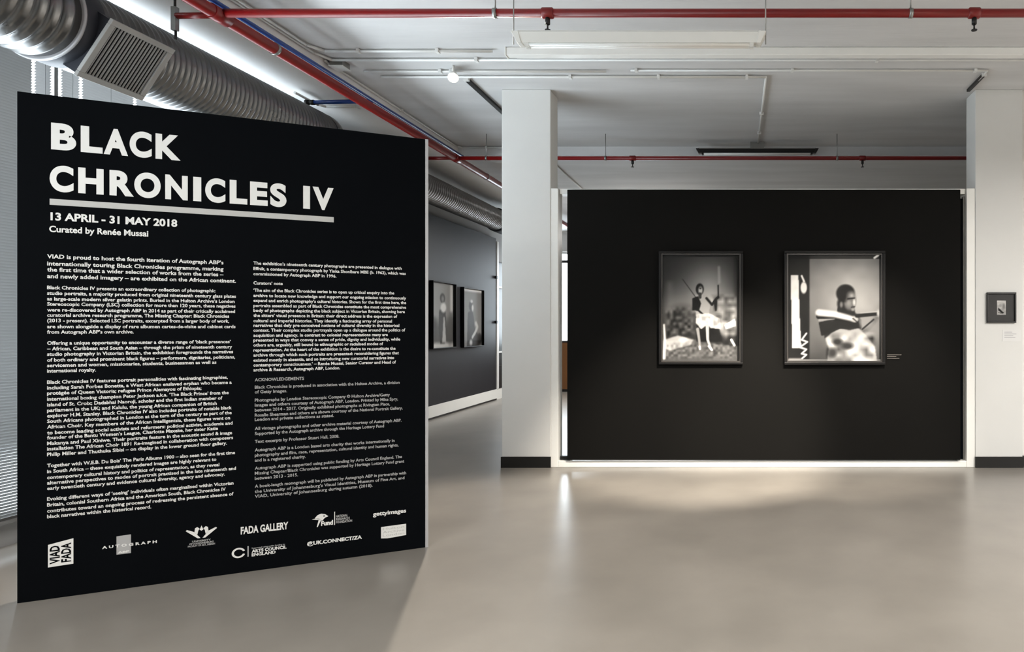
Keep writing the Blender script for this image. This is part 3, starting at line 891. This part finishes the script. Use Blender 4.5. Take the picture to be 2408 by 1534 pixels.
# ================================================================== DUCTWORK
DX, DZ = -4.0, 3.15
def ribbed(y0, y1, r, pitch, h):
    prof = []
    y = y0
    prof.append((0, r))
    while y < y1 - pitch:
        t = y - y0
        prof += [(t + pitch * .30, r), (t + pitch * .45, r + h), (t + pitch * .60, r + h), (t + pitch * .75, r)]
        y += pitch
    prof.append((y1 - y0, r))
    return prof
e = empty('spiral_duct', (DX, 3.0, DZ))
tag(e, 'large ribbed galvanised air duct running under the bright soffit', 'air duct')
MB().lathe((DX, 0.2, DZ), (DX, 3.80, DZ), ribbed(0.2, 3.80, .243, .070, .010), 56).build('pipe', 'duct', e)
MB().lathe((DX, 3.93, DZ), (DX, 6.25, DZ), ribbed(3.93, 6.25, .243, .045, .008), 56).build('pipe', 'duct', e)
MB().lathe((DX, 6.25, DZ), (DX, 6.55, DZ), [(0, .246), (.05, .252), (.08, .25), (.25, .18), (.30, .178)], 48).build('reducer', 'duct', e)
MB().lathe((DX, 6.55, DZ), (DX, 11.0, DZ), ribbed(6.55, 11.0, .172, .060, .007), 40).build('pipe', 'duct', e)
co = MB().lathe((DX, 3.80, DZ), (DX, 3.93, DZ), [(0, .254), (.01, .258), (.12, .258), (.13, .250)], 56).build('collar', 'collar', e)
MB().lathe((DX, 3.788, DZ), (DX, 3.804, DZ), [(0, .255), (.004, .264), (.012, .264), (.016, .255)], 56).build('joint_ring', 'edge', e)
MB().lathe((DX, 11.0, DZ), (DX, 11.9, DZ), [(0, .19), (.02, .20), (.88, .20), (.9, .19)], 40).build('collar', 'collar', e)
for y in (1.9, 8.0):
    MB().cyl((DX, y, DZ + .17), (DX, y, 3.505), .006, 8).build('hanger_rod', 'steel', e)

duct = e
def grille(cy, half_len, half_h, dist, ang, nb, label, r_duct):
    """square air grille on a saddle box turned down towards the room"""
    n = Vector((math.cos(ang), 0, -math.sin(ang)))
    t = Vector((math.sin(ang), 0, math.cos(ang)))      # up along the face
    yv = Vector((0, 1, 0))
    c = Vector((DX, cy, DZ)) + n * dist
    g = empty('air_grille', c - duct.location); g.parent = duct
    tag(g, label)
    # neck from the duct to the grille
    MB().obox(c - n * (.02 + .06), n * .06, yv * (half_len - .012), t * (half_h - .012)).build('neck', 'collar', g)
    MB().obox(c - n * .012, n * .003, yv * (half_len - .03), t * (half_h - .03)).build('throat', 'grille_dark', g)
    fw = .034
    for s in (-1, 1):
        bevel(MB().obox(c + t * s * (half_h - fw / 2), n * .011, yv * half_len, t * fw / 2).build('frame_rail', 'grille', g), .003)
        bevel(MB().obox(c + yv * s * (half_len - fw / 2), n * .011, yv * fw / 2, t * (half_h - fw)).build('frame_rail', 'grille', g), .003)
    me = None
    for k in range(nb):
        y = -half_len + fw + (2 * half_len - 2 * fw) * (k + .5) / nb
        if me is None:
            b = MB().obox(c, n * .0035 + yv * .0015, yv * .0021 - n * .0005, t * (half_h - fw)).build('blade', 'grille', g)
            me = b.data; y_first = y
            b.location = (0, y, 0)
        else:
            b = bpy.data.objects.new('blade', me); C.objects.link(b); b.parent = g
            b.location = (0, y, 0)
    return g
grille(4.075, .215, .198, .285, math.radians(33.3), 17, 'square grey air grille on the duct above the black panel', .25)
grille(11.55, .22, .20, .24, math.radians(33.3), 10, 'far air grille at the duct end behind the column', .18)

# ================================================================== SPRINKLER PIPES
def sprinkler(parent, x, y, z):
    s = MB()
    s.cyl((x, y, z - .045), (x, y, z), .016, 10)
    o = s.build('sprinkler_head', 'dark_steel', parent)
    MB().lathe((x, y, z - .085), (x, y, z - .045), [(0, .018), (.005, .019), (.008, .006), (.03, .005), (.04, .012)], 12).build('deflector', 'dark_steel', o)
def hanger(parent, x, y, z, r, top):
    o = MB().lathe((x - .012, y, z), (x + .012, y, z), [(0, r + .005), (.024, r + .005)], 18).build('pipe_clamp', 'steel', parent)
    MB().cyl((x, y, z + r), (x, y, top), .005, 8).build('hanger_rod', 'steel', parent)
ZP = 3.35
# main running into the depth
e = empty('fire_main', (-3.31, 2.0, ZP))
tag(e, 'thick red fire main running away along the soffit edge', 'pipe')
MB().cyl((-3.31, 1.0, ZP), (-3.31, 14.7, ZP), .040, 20).build('pipe', 'red', e)
for y in (4.22, 7.80):
    MB().lathe((-3.31, y - .07, ZP), (-3.31, y + .07, ZP), [(0, .047), (.14, .047)], 20).build('tee_fitting', 'red', e)
for y in (2.6, 4.73, 8.75, 11):
    o = MB().lathe((-3.31, y - .012, ZP), (-3.31, y + .012, ZP), [(0, .045), (.024, .045)], 20).build('pipe_clamp', 'steel', e)

def branch(y, r, x0, x1, heads, clamps, label, z, top):
    e = empty('sprinkler_pipe', (x0, y, z))
    tag(e, label, 'pipe', 'red sprinkler pipes')
    MB().cyl((x0, y, z), (x1, y, z), r, 16).build('pipe', 'red', e)
    for x in heads:
        MB().lathe((x - .04, y, z), (x + .04, y, z), [(0, r + .001), (.008, r + .008), (.072, r + .008), (.08, r + .001)], 16).build('tee_fitting', 'red', e)
        sprinkler(e, x, y, z - r)
    for x in clamps:
        hanger(e, x, y, z, r, top)
    return e
b1 = branch(4.22, .0265, -3.27, 6.0, [-1.204, 1.527, 4.26], [-1.54, 1.12, 3.6], 'red sprinkler pipe crossing the ceiling above the hanging light', 3.362, ZC)
b2 = branch(7.80, .0225, -3.27, 6.0, [-1.22, 1.50, 4.2], [-2.95, -1.54, 1.20, 4.0], 'red sprinkler pipe crossing above the black partition', 3.352, ZC)
# thinner stub of the front branch ending at a wall-side hanger
e = empty('sprinkler_stub', (-3.59, 4.22, 3.345))
tag(e, 'short red pipe stub held by a rod above the duct', 'pipe')
MB().cyl((-3.58, 4.22, 3.345), (-3.35, 4.22, 3.348), .019, 14).build('pipe', 'red', e)
MB().box(-3.605, -3.575, 4.205, 4.235, 3.25, 3.40).build('bracket', 'steel', e)
MB().cyl((-3.59, 4.22, 3.40), (-3.59, 4.22, 3.505), .007, 8).build('hanger_rod', 'dark_steel', e)
MB().cyl((-3.585, 4.22, 3.19), (-3.585, 4.22, 3.25), .007, 8).build('drop_rod', 'dark_steel', e)

e = empty('sprinkler_stub', (-3.66, 7.80, 3.352))
tag(e, 'short red pipe stub beyond the fire main, seen past the panel edge', 'pipe')
MB().cyl((-3.66, 7.80, 3.352), (-3.35, 7.80, 3.352), .0205, 14).build('pipe', 'red', e)
MB().cyl((-3.675, 7.80, 3.352), (-3.66, 7.80, 3.352), .025, 14).build('end_cap', 'red', e)

# blue water pipe beside the main, with a side branch
e = empty('water_pipe', (-3.40, 2.0, 3.43))
tag(e, 'thin blue water pipe tucked behind the red fire main', 'pipe')
MB().tube([(-3.36, 1.0, 3.452), (-3.36, 8.2, 3.452)], .017, 12).build('pipe', 'blue', e)
MB().tube([(-3.36, 6.1, 3.445), (-3.92, 6.1, 3.432)], .019, 12).build('branch', 'blue', e)
MB().lathe((-3.90, 6.1, 3.432), (-3.98, 6.1, 3.432), [(0, .024), (.03, .024), (.03, .02), (.05, .02), (.05, .025), (.08, .025)], 12).build('end_valve', 'dark_steel', e)

# ================================================================== CONDUITS
def conduit(name, pts, r, label, clips=(), m='white_pipe', cat='conduit', group='white conduits on the ceiling'):
    e = empty(name, pts[0])
    tag(e, label, cat, group)
    MB().tube(pts, r, 10).build('tube', m, e)
    for (x, y, z, ax) in clips:
        if ax == 'x': MB().box(x - .012, x + .012, y - r - .012, y + r + .012, z - r - .004, z + r + .004).build('clip', 'white_pipe', e)
        else: MB().box(x - r - .012, x + r + .012, y - .012, y + .012, z - r - .004, z + r + .004).build('clip', 'white_pipe', e)
    return e
zc = 3.622
conduit('conduit', [(-3.49, 1.0, zc), (-3.49, 5.45, zc), (-3.43, 5.60, zc), (6.0, 5.60, zc)], .011, 'white conduit turning from the soffit step across the ceiling, just behind the trunking', [(-2.2, 5.60, zc, 'x'), (1.2, 5.60, zc, 'x')])
conduit('conduit', [(-3.455, 1.0, zc), (-3.455, 5.30, zc), (-3.38, 5.42, zc), (-2.0, 5.42, zc)], .011, 'short white conduit turning off the soffit step towards the trunking end', [(-3.1, 5.42, zc, 'x'), (-2.45, 5.42, zc, 'x')])
conduit('conduit', [(-3.30, 5.85, zc), (-1.15, 5.85, zc)], .009, 'short thin conduit along the ceiling behind the lit spot lamp', [(-2.62, 5.85, zc, 'x')])
conduit('conduit', [(-3.22, 5.98, zc), (0.275, 5.98, zc), (0.275, 8.10, zc)], .011, 'white conduit turning into the depth towards the far light fitting', [(-1.5, 5.98, zc, 'x'), (-.70, 5.98, zc, 'x'), (.10, 5.98, zc, 'x'), (.275, 7.0, zc, 'y'), (.275, 7.7, zc, 'y')])
conduit('conduit', [(-.93, 5.83, zc), (2.23, 5.83, zc), (2.23, 6.05, zc)], .008, 'thin white conduit ending at a box near the small-frame column', [(-.88, 5.83, zc, 'x'), (.50, 5.83, zc, 'x'), (2.12, 5.83, zc, 'x')])
conduit('conduit', [(-3.50, 5.62, zc), (-3.50, 8.28, zc), (-3.45, 8.335, zc), (-2.3, 8.335, zc)], .010, 'white conduit along the soffit step turning at the far ceiling edge', [(-3.50, 6.9, zc, 'y'), (-3.15, 8.335, zc, 'x')])
conduit('conduit', [(-2.41, 8.5, 3.517), (-2.41, 12.0, 3.517)], .012, 'white conduit on the far ceiling seen past the white column', [])
conduit('conduit', [(-3.98, 5.95, 3.47), (-3.98, 6.28, 3.47), (-3.93, 6.33, 3.47), (-3.60, 6.33, 3.47)], .012, 'short bent white pipe on the soffit above the blue branch', [(-3.62, 6.33, 3.47, 'x')])
# grey conduit box where the runs meet
e = empty('junction_box', (-3.42, 5.5, 3.60))
tag(e, 'small grey junction box where the ceiling conduits meet', 'junction box')
MB().box(-3.47, -3.36, 5.63, 5.74, 3.59, ZC).build('body', 'steel', e)
MB().box(-3.475, -3.355, 5.625, 5.745, 3.582, 3.59).build('lid', 'white_pipe', e)

e = empty('ceiling_shade_strip', (2.24, 6.0, 3.62))
tag(e, 'short dark strip on the ceiling standing in for shade at the head of the small-frame column', 'channel')
MB().box(2.222, 2.252, 5.93, 6.34, 3.615, ZC - .001).build('rail', 'dark_steel', e)  # dark strip put in for the shade beside the column head
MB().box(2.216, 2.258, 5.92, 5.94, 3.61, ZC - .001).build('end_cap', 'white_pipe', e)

# flat white trunking across the ceiling
e = empty('cable_trunking', (-1.875, 5.43, 3.60))
tag(e, 'long white cable trunking across the ceiling behind the hanging light', 'trunking')
bevel(MB().box(-1.875, 6.0, 5.38, 5.45, 3.575, ZC - .001).build('channel', 'white_metal', e), .004)
MB().box(-1.885, -1.875, 5.375, 5.455, 3.57, ZC - .001).build('end_cap', 'white_metal', e)
MB().box(-1.84, 6.0, 5.49, 5.555, 3.615, ZC - .001).build('cover_strip', 'white_pipe', e)

# ================================================================== LIGHT FITTINGS
def batten(loc, label, drop, group='fluorescent light fittings', dull=False, h=.072):
    """suspended fluorescent batten with slanted reflector ends; loc = centre of its underside"""
    x, y, z = loc
    m = 'dark_steel' if dull else 'white_metal'
    e = empty('fluorescent_light', loc)
    tag(e, label, 'light fitting', group)
    hw = .745
    MB().hexa([(x - hw + .035, y - .030, z), (x + hw - .018, y - .030, z), (x + hw - .018, y + .030, z), (x - hw + .035, y + .030, z),
               (x - hw, y - .052, z + h * .74), (x + hw, y - .052, z + h * .74), (x + hw, y + .052, z + h * .74), (x - hw, y + .052, z + h * .74)]).build('reflector', m, e)
    MB().box(x - hw + .02, x + hw - .02, y - .03, y + .03, z + h * .74, z + h).build('spine', 'steel' if dull else m, e)
    for s in (-1, 1):
        bevel(MB().hexa([(x + s * (hw - .02), y - .036, z - .004), (x + s * (hw - .045), y - .036, z - .004), (x + s * (hw - .045), y + .036, z - .004), (x + s * (hw - .02), y + .036, z - .004),
                         (x + s * (hw + .012), y - .058, z + h * .80), (x + s * (hw - .03), y - .058, z + h * .80), (x + s * (hw - .03), y + .058, z + h * .80), (x + s * (hw + .012), y + .058, z + h * .80)]).build('end_cap', m, e), .002)
        MB().cyl((x - hw + .07, y + s * .015, z - .007), (x + hw - .07, y + s * .015, z - .007), .010, 12).build('tube', 'tube', e)
        for t in (-1, 1):
            MB().box(x + t * (hw - .085), x + t * (hw - .06), y + s * .015 - .011, y + s * .015 + .011, z - .018, z).build('lamp_holder', m, e)
        if drop > 0:
            MB().cyl((x + s * (hw + .012), y, z + .0), (x + s * (hw + .012), y, z + h + drop), .0035, 8).build('suspension_wire', 'steel', e)
    return e
f1 = batten((-.577, 3.96, 3.050), 'white fluorescent light hung on two wires in front of the trunking', ZC - 3.050 - .072)
f2 = batten((.265, 8.16, 3.505), 'far fluorescent light fixed to the ceiling above the partition', 0, dull=True, h=.060)
MB().box(.18, .35, 8.13, 8.19, 3.565, ZC).build('mounting_block', 'steel', f2)

def spot_lamp(loc, target, label, energy, cone, blend, col, glow=True):
    x, y, z = loc
    e = empty('spot_lamp', (x, y, ZC))
    tag(e, label, 'spot lamp', 'ceiling spot lamps')
    d = (Vector(target) - Vector(loc)).normalized()
    p = Vector(loc)
    MB().cyl((x, y, z + .02), (x, y, ZC), .010, 10).build('stem', 'white_metal', e)
    MB().lathe(p - d * .10, p + d * .03, [(0, .026), (.01, .032), (.07, .034), (.13, .046)], 20, True, True).build('housing', 'white_metal', e)
    MB().lathe(p + d * .0305, p + d * .034, [(0, .040), (.0035, .038)], 20).build('lens', 'lamp_glow', e)
    light('spot_light', 'SPOT', p + d * .05, energy, col, target, parent=e, spot_size=cone, spot_blend=blend, shadow_soft_size=.03)
    return e
WARM = (1.0, .90, .78)
spot_lamp((-2.47, 5.76, 3.545), (-.9, 2.6, 0), 'lit spot lamp glowing on the ceiling near the column', 520, math.radians(105), .5, WARM)
# track in the ceiling behind the lit lamp
e = empty('light_track', (-2.47, 6.0, 3.62))
tag(e, 'dark light track running into the depth behind the lit lamp', 'light track')
MB().box(-2.49, -2.45, 6.06, 8.3, 3.615, ZC - .001).build('rail', 'dark_steel', e)
MB().box(-2.495, -2.445, 6.02, 6.06, 3.61, ZC - .001).build('end_cap', 'white_pipe', e)

# lamps behind the viewpoint: spots aimed at the portraits and unseen fluorescents for general fill
spot_lamp((.75, 3.6, 3.22), (-.35, 6.2, .22), 'spot lamp on the ceiling aimed at the narrower portrait', 1300, math.radians(42), .7, WARM)
spot_lamp((1.35, 3.6, 3.22), (.90, 6.2, .62), 'spot lamp on the ceiling aimed at the wider portrait', 620, math.radians(46), .7, WARM)
for i, (x, y) in enumerate(((-2.7, .3), (1.6, -.6), (4.4, 2.6))):  # first follows the panel's floor shadow; the other two are added fill
    b = batten((x, y, 3.037), 'lit fluorescent light behind the viewpoint, ' + ('nearest the windows' if i == 0 else 'towards the white wall, added as fill' if i == 1 else 'at the far side, added as fill'), ZC - 3.037 - .072)
    light('unseen_batten_glow', 'AREA', (x, y, 3.0), (120, 185, 310)[i], (1, .96, .91), (x, y, 0), parent=b, shape='RECTANGLE', size=1.4, size_y=.12)
    light('added_uplight', 'AREA', (x, y, 3.14), (6, 18, 60)[i], (1, .97, .93), (x, y, 9), parent=b, shape='RECTANGLE', size=1.4, size_y=.10)  # upward lamp added to brighten the ceiling

b = batten((-1.5, 11.6, 3.037), 'fluorescent fill light added in the far room, hidden behind the partition', 3.53 - 3.037 - .072)  # added to brighten the far ceiling and the charcoal wall
light('unseen_batten_glow', 'AREA', (-1.5, 11.6, 3.0), 200, (1, .97, .93), (-1.5, 11.6, 0), parent=b, shape='RECTANGLE', size=1.4, size_y=.12)
light('added_uplight', 'AREA', (-1.5, 11.6, 3.14), 34, (1, .97, .93), (-1.5, 11.6, 9), parent=b, shape='RECTANGLE', size=1.4, size_y=.10)  # upward lamp added for the far ceiling
